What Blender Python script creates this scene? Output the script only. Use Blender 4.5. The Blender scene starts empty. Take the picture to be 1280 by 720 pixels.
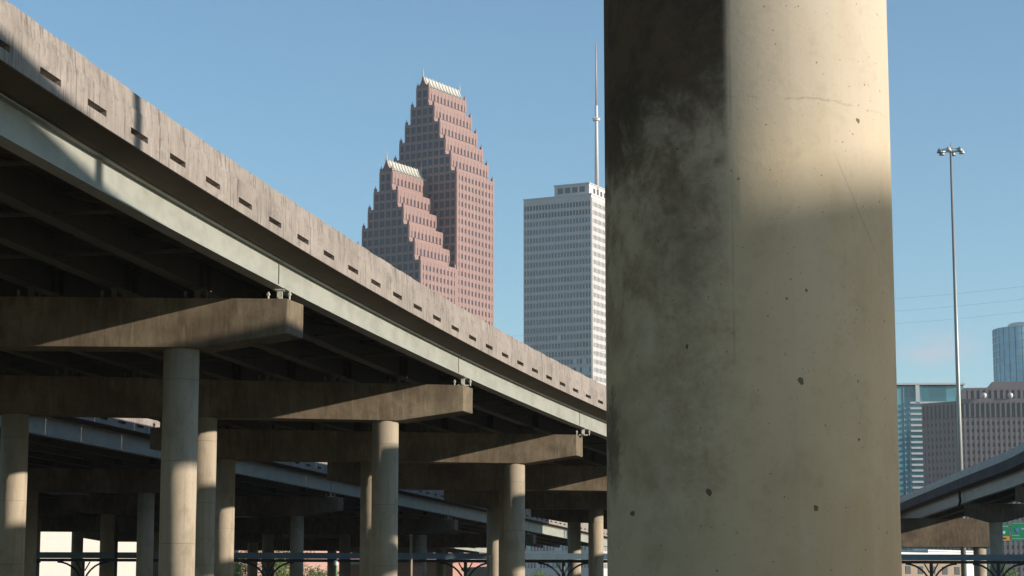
import bpy, math, random
from math import sin, cos, tan, radians as R, pi
from mathutils import Vector, Matrix
random.seed(7)
sc = bpy.context.scene
col = sc.collection
F = 2700.0; HZ = 775.0
PITCH = math.atan((HZ-360)/F)
GZ = -1.6                       # ground height, the camera is the origin
SUN_AZ, SUN_EL = 106.0, 14.8    # azimuth clockwise from +Y

def proj(P):
    x, y, z = P; c, s = cos(PITCH), sin(PITCH)
    yy = c*y+s*z; zz = -s*y+c*z
    return (640+F*x/yy, 360-F*zz/yy) if yy > .1 else (-9999, 9999)

def ray(px, py, Y):             # the world point a given depth Y along the line of sight
    dx, dz = (px-640)/F, -(py-360)/F; c, s = cos(PITCH), sin(PITCH)
    d = Vector((dx, c-s*dz, s+c*dz)); return d*(Y/d.y)

# ------------------------------------------------------------------ materials
def nm(name):
    m = bpy.data.materials.new(name); m.use_nodes = True
    nt = m.node_tree; b = nt.nodes['Principled BSDF']
    return m, nt, b
def N(nt, t, **kw):
    n = nt.nodes.new(t)
    for k, v in kw.items():
        if k in n.inputs: n.inputs[k].default_value = v
        else: setattr(n, k, v)
    return n
def mathn(nt, op, a, b=None, clamp=False):
    n = nt.nodes.new('ShaderNodeMath'); n.operation = op; n.use_clamp = clamp
    for i, v in enumerate((a, b)):
        if v is None: continue
        if isinstance(v, (int, float)): n.inputs[i].default_value = v
        else: nt.links.new(v, n.inputs[i])
    return n.outputs[0]
def ramp(nt, fac, stops, interp='LINEAR'):
    n = nt.nodes.new('ShaderNodeValToRGB'); n.color_ramp.interpolation = interp
    e = n.color_ramp.elements
    while len(e) > 1: e.remove(e[-1])
    for i, (p, c) in enumerate(stops):
        el = e[0] if i == 0 else e.new(p)
        el.position = p
        el.color = (c, c, c, 1) if isinstance(c, (int, float)) else (*c, 1)
    nt.links.new(fac, n.inputs[0]); return n.outputs[0]
def mix(nt, fac, a, b, mode='MIX'):
    n = nt.nodes.new('ShaderNodeMix'); n.data_type = 'RGBA'; n.blend_type = mode
    for k, v in ((0, fac), (6, a), (7, b)):
        if isinstance(v, (int, float)): n.inputs[k].default_value = v
        elif isinstance(v, tuple): n.inputs[k].default_value = (*v, 1)
        else: nt.links.new(v, n.inputs[k])
    return n.outputs[2]
def coords(nt, scale=(1, 1, 1), rnd=True):
    tc = nt.nodes.new('ShaderNodeTexCoord'); mp = nt.nodes.new('ShaderNodeMapping')
    nt.links.new(tc.outputs['Object'], mp.inputs[0]); mp.inputs['Scale'].default_value = scale
    if rnd:
        oi = nt.nodes.new('ShaderNodeObjectInfo')
        v = nt.nodes.new('ShaderNodeVectorMath'); v.operation = 'SCALE'; v.inputs[3].default_value = 37
        cmb = nt.nodes.new('ShaderNodeCombineXYZ')
        for i in range(3): nt.links.new(oi.outputs['Random'], cmb.inputs[i])
        nt.links.new(cmb.outputs[0], v.inputs[0]); nt.links.new(v.outputs[0], mp.inputs['Location'])
    return mp.outputs[0]
def noise(nt, vec, scale, detail=6, rough=.6, dist=0):
    n = N(nt, 'ShaderNodeTexNoise', Scale=scale, Detail=detail, Roughness=rough, Distortion=dist)
    nt.links.new(vec, n.inputs['Vector']); return n.outputs['Fac']
def bump(nt, b, h, strength=.3, dist=.02):
    n = N(nt, 'ShaderNodeBump', Strength=strength, Distance=dist)
    nt.links.new(h, n.inputs['Height']); nt.links.new(n.outputs[0], b.inputs['Normal'])

KA = .72
def concrete(name, light, dark, streak=.6, ssc=(3, 3, .35), lightstreak=None, rough=.9, blotch=.5):
    light, dark = tuple(v*KA for v in light), tuple(v*KA for v in dark)
    if lightstreak: lightstreak = tuple(v*KA for v in lightstreak)
    m, nt, b = nm(name)
    big = noise(nt, coords(nt, (.5, .5, .5)), 1.2, 5, .6)
    st = noise(nt, coords(nt, ssc), 2.2, 6, .65, .2)
    fine = noise(nt, coords(nt), 26, 4, .7)
    f = mathn(nt, 'ADD', mathn(nt, 'MULTIPLY', ramp(nt, big, [(.38, 0), (.64, 1)]), blotch),
              mathn(nt, 'MULTIPLY', ramp(nt, st, [(.46, 0), (.68, 1)]), streak), True)
    c = mix(nt, f, light, dark)
    if lightstreak:
        s2 = noise(nt, coords(nt, (4, 4, .25)), 1.7, 4, .6)
        c = mix(nt, mathn(nt, 'MULTIPLY', ramp(nt, s2, [(.6, 0), (.7, 1)]), .6), c, lightstreak)
    c = mix(nt, mathn(nt, 'MULTIPLY', ramp(nt, fine, [(.35, 0), (.75, 1)]), .3), c, tuple(v*.62 for v in dark))
    nt.links.new(c, b.inputs['Base Color']); b.inputs['Roughness'].default_value = rough
    bump(nt, b, fine, .35, .015); return m

M = {}
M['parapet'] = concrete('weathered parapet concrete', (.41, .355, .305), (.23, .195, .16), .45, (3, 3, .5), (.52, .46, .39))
def grime(m, amount, col_, sc1=(6, 6, .4), pit=True, th=(.5, .62)):
    nt = m.node_tree; b = nt.nodes['Principled BSDF']; src = b.inputs['Base Color'].links[0].from_socket
    dr = ramp(nt, noise(nt, coords(nt, sc1), 1.6, 5, .55), [(th[0], 0), (th[1], 1)])
    pa = ramp(nt, noise(nt, coords(nt, (.5, .5, .8)), 1.6, 7, .65, .4), [(.42, .1), (.58, 1)])
    c = mix(nt, mathn(nt, 'MULTIPLY', mathn(nt, 'MULTIPLY', dr, pa), amount), src, col_)
    bl = ramp(nt, noise(nt, coords(nt, (1, 1, 1.6)), 1.4, 8, .72, .5), [(.53, 0), (.66, 1)])
    c = mix(nt, mathn(nt, 'MULTIPLY', bl, .55), c, tuple(v*1.5 for v in col_))
    if pit:
        pt = ramp(nt, noise(nt, coords(nt), 14, 3, .8), [(.60, 0), (.68, 1)])
        c = mix(nt, mathn(nt, 'MULTIPLY', pt, .45), c, tuple(v*.8 for v in col_))
    nt.links.new(c, b.inputs['Base Color'])
grime(M['parapet'], .75, (.075, .062, .052))
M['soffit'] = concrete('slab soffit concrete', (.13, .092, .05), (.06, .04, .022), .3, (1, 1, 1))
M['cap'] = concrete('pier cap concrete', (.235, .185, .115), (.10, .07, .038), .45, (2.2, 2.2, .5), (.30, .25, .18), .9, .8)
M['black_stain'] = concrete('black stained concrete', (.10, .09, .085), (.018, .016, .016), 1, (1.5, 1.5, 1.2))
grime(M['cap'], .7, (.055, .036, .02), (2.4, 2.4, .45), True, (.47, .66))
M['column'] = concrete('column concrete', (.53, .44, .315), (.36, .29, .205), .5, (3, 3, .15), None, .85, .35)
_m = M['column']; _nt = _m.node_tree; _b = _nt.nodes['Principled BSDF']
_src = _b.inputs['Base Color'].links[0].from_socket
_tc = _nt.nodes.new('ShaderNodeTexCoord'); _sp = _nt.nodes.new('ShaderNodeSeparateXYZ'); _nt.links.new(_tc.outputs['Object'], _sp.inputs[0])
_fr = mathn(_nt, 'FRACT', mathn(_nt, 'MULTIPLY', _sp.outputs[2], 1/2.44))
_ln = mathn(_nt, 'LESS_THAN', _fr, .012)
_c = mix(_nt, mathn(_nt, 'MULTIPLY', _ln, .45), _src, (.12, .10, .07))
_bl = ramp(_nt, noise(_nt, coords(_nt, (1, 1, .5)), 1.1, 7, .7, .4), [(.5, 0), (.62, 1)])
_c = mix(_nt, mathn(_nt, 'MULTIPLY', _bl, .35), _c, (.13, .10, .07))
_nt.links.new(_c, _b.inputs['Base Color'])
M['wallcon'] = concrete('retaining wall concrete', (.33, .30, .26), (.2, .18, .15), .5)

def paint(name, c1, c2, rough=.5, sc_=(1, 1, .4), dirt=.5):
    c1, c2 = tuple(v*KA for v in c1), tuple(v*KA for v in c2)
    m, nt, b = nm(name)
    n1 = noise(nt, coords(nt, sc_), 1.6, 6, .65)
    n2 = noise(nt, coords(nt), 18, 4, .7)
    c = mix(nt, mathn(nt, 'MULTIPLY', ramp(nt, n1, [(.42, 0), (.7, 1)]), dirt), c1, c2)
    c = mix(nt, mathn(nt, 'MULTIPLY', ramp(nt, n2, [(.55, 0), (.8, 1)]), .35), c, tuple(v*.6 for v in c2))
    nt.links.new(c, b.inputs['Base Color']); b.inputs['Roughness'].default_value = rough
    return m
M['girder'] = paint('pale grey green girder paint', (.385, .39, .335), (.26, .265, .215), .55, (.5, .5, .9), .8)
M['girder_shaded'] = paint('shaded girder paint', (.085, .078, .045), (.04, .035, .02), .7)  # under-deck shade put into the dark colour of the inner girders
M['teal_band'] = paint('weathered teal grey barrier band', (.22, .33, .37), (.05, .06, .065), .5, (2.5, 2.5, 1.6), .95)  # teal grey band along the ramp barrier, mottled dark with stains
M['steel_white'] = paint('white mast paint', (.8, .8, .78), (.65, .64, .6), .4)
M['mast_red'] = paint('red and white mast paint', (.55, .40, .38), (.5, .3, .28), .5)
M['galv'] = paint('galvanised steel', (.40, .42, .39), (.27, .29, .27), .45)
M['galv'].node_tree.nodes['Principled BSDF'].inputs['Metallic'].default_value = .35
M['blue_steel'] = paint('blue painted steel', (.17, .27, .34), (.10, .16, .20), .6)
M['dark_steel'] = paint('dark steel', (.035, .035, .04), (.02, .02, .02), .5)
M['bearing'] = paint('dark bearing metal', (.16, .15, .12), (.08, .07, .05), .8)  # darker tone for the bearings further in
M['bolt'] = paint('crusty bearing metal', (.62, .60, .50), (.25, .22, .16), .8, (6, 6, 6), .8)
M['pink'] = paint('red granite cladding', (.315, .185, .155), (.25, .145, .125), .6, (.05, .05, .05), .6)
M['pink_dark'] = paint('dark red granite mullion', (.18, .075, .07), (.14, .06, .055), .5, (.05, .05, .05), .5)
M['pale_roof'] = paint('pale metal roof', (.60, .58, .50), (.46, .44, .38), .5)
M['white_clad'] = paint('pale travertine cladding', (.66, .64, .61), (.58, .56, .53), .6, (.04, .04, .04), .5)
M['granite'] = paint('brown grey granite', (.27, .225, .225), (.22, .18, .18), .5, (.04, .04, .04), .5)
M['granite2'] = paint('reddish granite', (.33, .24, .22), (.26, .19, .175), .5, (.04, .04, .04), .5)
M['cream'] = concrete('cream render wall', (.80, .72, .62), (.70, .63, .53), .3, (.4, .4, .2), None, .8, .3)
M['tan'] = concrete('tan brick', (.42, .33, .24), (.3, .23, .16), .4)
M['white_trim'] = paint('white metal trim', (.75, .76, .74), (.6, .6, .58), .5)
M['bark'] = concrete('bark', (.12, .09, .06), (.05, .035, .025), .7, (6, 6, .6))
M['sign_yellow'] = paint('yellow sign sheeting', (.75, .42, .02), (.6, .32, .02), .5)
M['sign_green'] = paint('green sign sheeting', (.0, .26, .12), (.0, .21, .10), .45)
M['sign_white'] = paint('white sign sheeting', (.85, .85, .82), (.7, .7, .68), .4)
M['sign_blue'] = paint('blue sign sheeting', (.10, .22, .5), (.08, .16, .4), .4)
M['sign_text'] = paint('pale sign lettering', (.35, .52, .42), (.3, .45, .36), .4)
M['mast_light'] = paint('lamp housing', (.7, .72, .7), (.4, .42, .4), .3)

def brick(name, c1, c2, mortar, sc_=4):
    m, nt, b = nm(name)
    t = N(nt, 'ShaderNodeTexBrick', Scale=sc_); t.inputs['Color1'].default_value = (*c1, 1)
    t.inputs['Color2'].default_value = (*c2, 1); t.inputs['Mortar'].default_value = (*mortar, 1)
    mp = nt.nodes.new('ShaderNodeMapping'); tc = nt.nodes.new('ShaderNodeTexCoord')
    mp.inputs['Rotation'].default_value = (pi/2, 0, 0)
    nt.links.new(tc.outputs['Object'], mp.inputs[0]); nt.links.new(mp.outputs[0], t.inputs[0])
    nt.links.new(t.outputs[0], b.inputs['Base Color']); b.inputs['Roughness'].default_value = .9
    return m
M['brick'] = brick('pink brick', (.48, .25, .2), (.42, .2, .16), (.5, .42, .36), 2)

def glass(name, c, rough=.12, var=.5, sc_=.35, c2=None, spec=.7):
    m, nt, b = nm(name)
    oi = nt.nodes.new('ShaderNodeObjectInfo'); geo = nt.nodes.new('ShaderNodeNewGeometry')
    wn = nt.nodes.new('ShaderNodeTexWhiteNoise'); wn.noise_dimensions = '3D'
    v = nt.nodes.new('ShaderNodeVectorMath'); v.operation = 'SNAP'; v.inputs[1].default_value = (3, 3, 4)
    nt.links.new(geo.outputs['Position'], v.inputs[0]); nt.links.new(v.outputs[0], wn.inputs['Vector'])
    c2 = c2 or tuple(x*.45 for x in c)
    cc = mix(nt, mathn(nt, 'MULTIPLY', wn.outputs['Value'], var), c, c2)
    nt.links.new(cc, b.inputs['Base Color']); b.inputs['Roughness'].default_value = rough
    b.inputs['Specular IOR Level'].default_value = spec
    b.inputs['IOR'].default_value = 1.5
    return m
M['glass_dark'] = glass('dark blue shaded tower glass', (.014, .028, .06), .3, spec=.35)  # blue copy of the tower panes, toned for the shaded gable
M['glass_lit'] = glass('lit tone window glass', (.06, .04, .045), .3)  # brown copy of the panes, the tone of sunlit faces in its colour
M['glass_blue'] = glass('blue tower glass', (.10, .17, .21), .2)
M['glass_top'] = glass('dark upper window glass', (.03, .045, .055), .2)
M['glass_teal'] = glass('teal curtain glass', (.12, .32, .37), .12, .6)
M['glass_teal2'] = glass('deep teal curtain glass', (.05, .17, .20), .1, .5)
M['glass_pale'] = glass('pale blue curtain glass', (.36, .66, .74), .25, .35)
M['glass_mid'] = glass('mid blue glass', (.05, .085, .11), .2)
M['glass_black'] = glass('black window glass', (.015, .014, .02), .2)

def leaf_mat():
    m, nt, b = nm('leaf green')
    oi = nt.nodes.new('ShaderNodeNewGeometry')
    c = ramp(nt, oi.outputs['Random Per Island'], [(0, (.05, .10, .02)), (.5, (.10, .17, .03)), (1, (.17, .24, .05))])
    nt.links.new(c, b.inputs['Base Color']); b.inputs['Roughness'].default_value = .6
    tr = nt.nodes.new('ShaderNodeBsdfTranslucent'); nt.links.new(c, tr.inputs[0])
    mx = nt.nodes.new('ShaderNodeMixShader'); mx.inputs[0].default_value = .35
    nt.links.new(b.outputs[0], mx.inputs[1]); nt.links.new(tr.outputs[0], mx.inputs[2])
    nt.links.new(mx.outputs[0], nt.nodes['Material Output'].inputs[0]); return m
M['leaf'] = leaf_mat()

def ground_mat():
    m, nt, b = nm('dry grass and dirt')
    v = coords(nt, rnd=False)
    n1 = noise(nt, v, .12, 8, .65); n2 = noise(nt, v, 3, 6, .7)
    c = ramp(nt, n1, [(.38, (.09, .075, .045)), (.52, (.065, .06, .03)), (.66, (.04, .05, .02))])
    c = mix(nt, mathn(nt, 'MULTIPLY', n2, .4), c, (.11, .09, .065))
    nt.links.new(c, b.inputs['Base Color']); b.inputs['Roughness'].default_value = .95; return m
M['ground'] = ground_mat()
M['asphalt'] = concrete('asphalt', (.07, .068, .065), (.045, .044, .043), .3, (1, 1, 1))
M['roadpaint'] = paint('road paint', (.7, .7, .66), (.5, .5, .47), .7)
M['kerb'] = concrete('kerb concrete', (.35, .33, .3), (.25, .23, .2), .3)

def pillar_mat(cx, cy, r):
    """pale painted concrete with a soot stain, form seams, pits and cracks in the pillar's own coordinates"""
    m, nt, b = nm('stained pillar concrete')
    tc = nt.nodes.new('ShaderNodeTexCoord'); sp = nt.nodes.new('ShaderNodeSeparateXYZ')
    nt.links.new(tc.outputs['Object'], sp.inputs[0])
    a = math.atan2(cx, cy)
    X, Y, Z = sp.outputs
    u = mathn(nt, 'ADD', mathn(nt, 'MULTIPLY', X, cos(a)/r), mathn(nt, 'MULTIPLY', Y, -sin(a)/r))
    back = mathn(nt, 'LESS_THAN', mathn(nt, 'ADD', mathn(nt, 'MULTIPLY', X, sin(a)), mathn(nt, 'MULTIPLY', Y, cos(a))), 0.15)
    v = tc.outputs['Object']
    def sstep(x, lo, hi):
        n = nt.nodes.new('ShaderNodeMapRange'); n.interpolation_type = 'SMOOTHSTEP'
        nt.links.new(x, n.inputs[0]); n.inputs[1].default_value = lo; n.inputs[2].default_value = hi
        return n.outputs[0]
    nbig = noise(nt, v, 1.6, 5, .55); nmid = noise(nt, v, 6, 8, .68, .3); nfine = noise(nt, v, 34, 6, .75)
    mp = nt.nodes.new('ShaderNodeMapping'); mp.inputs['Scale'].default_value = (3, 3, .5); nt.links.new(v, mp.inputs[0])
    nst = noise(nt, mp.outputs[0], 3, 6, .6)
    base = mix(nt, sstep(nbig, .36, .64), (.455, .38, .27), (.395, .325, .22))
    base = mix(nt, mathn(nt, 'MULTIPLY', sstep(nst, .45, .7), .35), base, (.43, .375, .29))
    # paler band high up, yellower below
    base = mix(nt, mathn(nt, 'MULTIPLY', sstep(mathn(nt, 'ADD', Z, mathn(nt, 'MULTIPLY', nbig, .9)), 1.9, 2.5), .6), base, (.41, .365, .30))
    base = mix(nt, mathn(nt, 'MULTIPLY', sstep(nmid, .52, .75), .35), base, (.26, .22, .15))
    # stain
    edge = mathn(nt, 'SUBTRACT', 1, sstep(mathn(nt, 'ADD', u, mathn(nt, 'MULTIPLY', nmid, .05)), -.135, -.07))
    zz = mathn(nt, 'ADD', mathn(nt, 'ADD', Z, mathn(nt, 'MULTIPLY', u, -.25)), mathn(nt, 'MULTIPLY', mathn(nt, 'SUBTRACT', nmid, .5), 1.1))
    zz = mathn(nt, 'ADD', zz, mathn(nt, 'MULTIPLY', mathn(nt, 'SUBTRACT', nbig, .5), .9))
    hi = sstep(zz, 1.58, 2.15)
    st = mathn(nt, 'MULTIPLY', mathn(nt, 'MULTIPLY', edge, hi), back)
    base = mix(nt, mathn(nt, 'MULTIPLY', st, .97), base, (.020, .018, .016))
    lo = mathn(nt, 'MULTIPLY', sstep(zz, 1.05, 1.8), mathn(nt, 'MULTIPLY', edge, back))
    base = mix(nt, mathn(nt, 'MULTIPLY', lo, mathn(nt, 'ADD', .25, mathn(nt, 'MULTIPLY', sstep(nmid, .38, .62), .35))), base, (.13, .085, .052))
    # ragged grime below the stain
    def patch(uc, zc, ru, rz, lo_, hi_, nz):
        du = mathn(nt, 'MULTIPLY', mathn(nt, 'SUBTRACT', u, uc), 1/ru)
        dz = mathn(nt, 'MULTIPLY', mathn(nt, 'SUBTRACT', Z, zc), 1/rz)
        d = mathn(nt, 'ADD', mathn(nt, 'MULTIPLY', du, du), mathn(nt, 'MULTIPLY', dz, dz))
        d = mathn(nt, 'SUBTRACT', 1, d, True)
        return mathn(nt, 'MULTIPLY', sstep(mathn(nt, 'ADD', d, mathn(nt, 'MULTIPLY', mathn(nt, 'SUBTRACT', nz, .5), 2.4)), lo_, hi_), mathn(nt, 'MULTIPLY', back, sstep(d, 0, .15)))
    npt = noise(nt, v, 13, 8, .75, .2)
    base = mix(nt, mathn(nt, 'MULTIPLY', patch(-.42, 1.42, .32, .5, .0, 1.6, npt), .6), base, (.085, .068, .046))
    base = mix(nt, mathn(nt, 'MULTIPLY', patch(-.94, .66, .10, .26, .2, 1.0, npt), .8), base, (.055, .05, .045))
    base = mix(nt, mathn(nt, 'MULTIPLY', patch(-.6, .75, .8, .75, .3, 1.4, nmid), .5), base, (.22, .145, .085))  # broad brown tint over the grime, warms the cool lower left shade
    base = mix(nt, mathn(nt, 'MULTIPLY', patch(-.4, .9, .35, .7, .35, 1.7, nfine), .4), base, (.12, .095, .06))
    # pour joint: a thin wandering line
    wob = mathn(nt, 'MULTIPLY', mathn(nt, 'SUBTRACT', noise(nt, v, 2.2, 5, .6), .5), .14)
    jd = mathn(nt, 'ABSOLUTE', mathn(nt, 'ADD', mathn(nt, 'SUBTRACT', Z, 1.89), wob))
    jl = mathn(nt, 'MULTIPLY', mathn(nt, 'SUBTRACT', 1, sstep(jd, .001, .006)), sstep(nmid, .45, .6))
    base = mix(nt, mathn(nt, 'MULTIPLY', jl, .35), base, (.12, .10, .08))
    sd = mathn(nt, 'ABSOLUTE', mathn(nt, 'ADD', mathn(nt, 'ADD', u, .10), mathn(nt, 'MULTIPLY', mathn(nt, 'SUBTRACT', nmid, .5), .012)))
    base = mix(nt, mathn(nt, 'MULTIPLY', mathn(nt, 'MULTIPLY', mathn(nt, 'SUBTRACT', 1, sstep(sd, .002, .010)), sstep(nbig, .42, .55)), .35), base, (.14, .11, .075))
    tone = sstep(mathn(nt, 'ADD', u, mathn(nt, 'MULTIPLY', nst, .02)), .30, .315)
    base = mix(nt, mathn(nt, 'MULTIPLY', mathn(nt, 'MULTIPLY', tone, sstep(nst, .3, .6)), .14), base, (.5, .46, .38))
    # a diagonal crack
    cd = mathn(nt, 'ABSOLUTE', mathn(nt, 'ADD', mathn(nt, 'ADD', mathn(nt, 'MULTIPLY', u, 1.25), mathn(nt, 'SUBTRACT', Z, 2.42)), mathn(nt, 'MULTIPLY', wob, .5)))
    cl = mathn(nt, 'MULTIPLY', mathn(nt, 'SUBTRACT', 1, sstep(cd, .001, .006)), mathn(nt, 'MULTIPLY', sstep(u, .55, .62), mathn(nt, 'SUBTRACT', 1, sstep(u, .8, .9))))
    base = mix(nt, mathn(nt, 'MULTIPLY', cl, .5), base, (.2, .17, .13))
    # pits of three sizes
    holes = None
    for s_, th, dens in ((9, .05, .35), (24, .08, .3), (15, .06, .4), (48, .11, .22)):
        vo = N(nt, 'ShaderNodeTexVoronoi', Scale=s_); nt.links.new(v, vo.inputs['Vector'])
        wn = nt.nodes.new('ShaderNodeSeparateColor'); nt.links.new(vo.outputs['Color'], wn.inputs[0])
        h = mathn(nt, 'MULTIPLY', mathn(nt, 'LESS_THAN', mathn(nt, 'ADD', vo.outputs['Distance'], mathn(nt, 'MULTIPLY', mathn(nt, 'SUBTRACT', nfine, .5), .12)), th), mathn(nt, 'LESS_THAN', wn.outputs[0], dens))
        holes = h if holes is None else mathn(nt, 'MAXIMUM', holes, h)
    spots = None
    for px, py, rr in ((978, 460, .014), (995, 490, .019), (1010, 643, .020), (885, 623, .017), (1063, 558, .008), (1004, 381, .009), (980, 391, .010), (862, 446, .009), (1071, 160, .012), (793, 645, .014), (909, 455, .008)):
        uu = (px-936)/181; hh = (HZ-py)/F*8.05
        du = mathn(nt, 'MULTIPLY', mathn(nt, 'SUBTRACT', u, uu), r)
        dz = mathn(nt, 'MULTIPLY', mathn(nt, 'SUBTRACT', Z, hh), .8)
        d = mathn(nt, 'ADD', mathn(nt, 'SQRT', mathn(nt, 'ADD', mathn(nt, 'MULTIPLY', du, du), mathn(nt, 'MULTIPLY', dz, dz))), mathn(nt, 'MULTIPLY', mathn(nt, 'SUBTRACT', npt, .5), .05))
        s = mathn(nt, 'MULTIPLY', mathn(nt, 'LESS_THAN', d, rr*.5), back)
        spots = s if spots is None else mathn(nt, 'MAXIMUM', spots, s)
    holes = mathn(nt, 'MAXIMUM', mathn(nt, 'MULTIPLY', holes, .65), spots)
    base = mix(nt, mathn(nt, 'MULTIPLY', holes, .8), base, (.05, .04, .03))
    base = mix(nt, mathn(nt, 'MULTIPLY', sstep(nfine, .5, .8), .22), base, (.2, .17, .13))
    nt.links.new(base, b.inputs['Base Color']); b.inputs['Roughness'].default_value = .9; b.inputs['Specular IOR Level'].default_value = .15
    hgt = mathn(nt, 'SUBTRACT', mathn(nt, 'ADD', mathn(nt, 'MULTIPLY', nfine, .25), mathn(nt, 'MULTIPLY', nmid, .3)), holes)
    bump(nt, b, hgt, .5, .008)
    return m

# ------------------------------------------------------------------ mesh builder
class MB:
    def __init__(s): s.v = []; s.f = []
    def add(s, vs, fs):
        o = len(s.v); s.v += [tuple(p) for p in vs]; s.f += [tuple(o+i for i in f) for f in fs]
    def box(s, c, size, az=0, tilt=None):
        """box centred at c, size (along u, along w, up); az = azimuth of u in degrees"""
        u = Vector((sin(R(az)), cos(R(az)), 0)); w = Vector((-cos(R(az)), sin(R(az)), 0)); k = Vector((0, 0, 1))
        c = Vector(c); a, b_, h = (x/2 for x in size)
        vs = [c+u*(a*i)+w*(b_*j)+k*(h*l) for l in (-1, 1) for i, j in ((-1, -1), (1, -1), (1, 1), (-1, 1))]
        s.add(vs, [(3, 2, 1, 0), (4, 5, 6, 7), (0, 1, 5, 4), (1, 2, 6, 5), (2, 3, 7, 6), (3, 0, 4, 7)])
    def bar(s, a, b_, w, h=None):
        a = Vector(a); b_ = Vector(b_); d = (b_-a).normalized(); h = h or w
        x = d.cross(Vector((0, 0, 1)));  x = x.normalized() if x.length > .01 else Vector((1, 0, 0))
        y = x.cross(d).normalized()
        vs = [p+x*(w/2*i)+y*(h/2*j) for p in (a, b_) for i, j in ((-1, -1), (1, -1), (1, 1), (-1, 1))]
        s.add(vs, [(3, 2, 1, 0), (4, 5, 6, 7), (0, 1, 5, 4), (1, 2, 6, 5), (2, 3, 7, 6), (3, 0, 4, 7)])
    def tube(s, pts, rad, n=12, cap=True):
        pts = [Vector(p) for p in pts]; rad = rad if hasattr(rad, '__len__') else [rad]*len(pts)
        o = len(s.v)
        for i, p in enumerate(pts):
            d = (pts[min(i+1, len(pts)-1)]-pts[max(i-1, 0)]).normalized()
            x = d.cross(Vector((0, 1, 0))); x = x.normalized() if x.length > .1 else Vector((1, 0, 0))
            y = d.cross(x).normalized()
            for k in range(n):
                t = 2*pi*k/n; s.v.append(tuple(p+(x*cos(t)+y*sin(t))*rad[i]))
        for i in range(len(pts)-1):
            for k in range(n):
                a, b_ = o+i*n+k, o+i*n+(k+1) % n
                s.f.append((a, b_, b_+n, a+n))
        if cap:
            s.f.append(tuple(o+k for k in range(n-1, -1, -1))); s.f.append(tuple(o+(len(pts)-1)*n+k for k in range(n)))
    def prism(s, poly, vec, cap=True):
        n = len(poly); vec = Vector(vec); P = [Vector(p) for p in poly]
        s.add(P+[p+vec for p in P], [tuple(range(n-1, -1, -1)), tuple(range(n, 2*n))]+[(i, (i+1) % n, n+(i+1) % n, n+i) for i in range(n)])
    def sweep(s, secs):
        """secs: list of closed cross sections (lists of points)"""
        n = len(secs[0]); o = len(s.v)
        for sec in secs: s.v += [tuple(p) for p in sec]
        for i in range(len(secs)-1):
            for k in range(n):
                a, b_ = o+i*n+k, o+i*n+(k+1) % n
                s.f.append((a, b_, b_+n, a+n))
        s.f.append(tuple(o+k for k in range(n-1, -1, -1))); s.f.append(tuple(o+(len(secs)-1)*n+k for k in range(n)))
    def build(s, name, mat, parent=None, smooth=False, loc=None):
        me = bpy.data.meshes.new(name); me.from_pydata(s.v, [], s.f)
        import bmesh
        bm = bmesh.new(); bm.from_mesh(me); bmesh.ops.recalc_face_normals(bm, faces=bm.faces); bm.to_mesh(me); bm.free()
        if smooth:
            me.polygons.foreach_set('use_smooth', [len(p.vertices) == 4 for p in me.polygons]) if smooth == 'quads' else me.polygons.foreach_set('use_smooth', [True]*len(me.polygons))
        me.materials.append(mat)
        o = bpy.data.objects.new(name, me); col.objects.link(o)
        if loc is not None: o.location = loc
        if parent is not None: par(o, parent)
        return o

def par(o, p):
    """parent while keeping world coordinates (all things stand unrotated or carry their own matrix)"""
    o.parent = p
    o.matrix_parent_inverse = world(p).inverted()
def world(o):
    m = Matrix.Translation(o.location) @ o.rotation_euler.to_matrix().to_4x4()
    return (world(o.parent) @ o.matrix_parent_inverse @ m) if o.parent else m
def tag(o, label=None, cat=None, group=None, kind=None):
    for k, v in (('label', label), ('category', cat), ('group', group), ('kind', kind)):
        if v: o[k] = v
    return o
def thing(name, loc, label, cat, group=None, az=0):
    o = bpy.data.objects.new(name, None); col.objects.link(o); o.location = loc; o.empty_display_size = .5
    return tag(o, label, cat, group)
def copy_tree(o, loc, label, rz=0):
    """a copy of a thing with copies of its parts and sub-parts"""
    r = o.copy(); col.objects.link(r); r.location = loc; r.rotation_euler = (0, 0, rz); r['label'] = label
    for ch in list(o.children):
        c = ch.copy(); col.objects.link(c); c.parent = r
        for g in ch.children:
            d = g.copy(); col.objects.link(d); d.parent = c
    return r
def lerp(tab, y):
    if y <= tab[0][0]: a, b_ = tab[0], tab[1]
    elif y >= tab[-1][0]: a, b_ = tab[-2], tab[-1]
    else:
        for a, b_ in zip(tab, tab[1:]):
            if a[0] <= y <= b_[0]: break
    t = (y-a[0])/(b_[0]-a[0])
    return a[1]+(b_[1]-a[1])*t
def smooth_tab(tab, k=9, step=4.0):
    """resample a table finely and smooth it"""
    y0, y1 = tab[0][0], tab[-1][0]; n = int((y1-y0)/step)
    ys = [y0+(y1-y0)*i/n for i in range(n+1)]
    vs = [lerp(tab, y) for y in ys]
    for _ in range(k):
        vs = [vs[0]]+[(vs[i-1]+2*vs[i]+vs[i+1])/4 for i in range(1, n)]+[vs[-1]]
    return list(zip(ys, vs))

# ------------------------------------------------------------------ viaducts
class Line:
    """a roadway line: x(Y) is its right (or left) outer girder; n points right"""
    def __init__(s, xf, zdeck, zgird, side=1):
        s.xf, s.zd, s.zg, s.side = xf, zdeck, zgird, side
    def at(s, Y, o, z=0):
        d = (s.xf(Y+.5)-s.xf(Y-.5)); n = math.hypot(1, d)
        return Vector((s.xf(Y)+o/n, Y-o*d/n, z))
    def az(s, Y): return math.degrees(math.atan(s.xf(Y+.5)-s.xf(Y-.5)))
def frange(a, b, st):
    n = max(1, int(round((b-a)/st))); return [a+(b-a)*i/n for i in range(n+1)]

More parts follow.
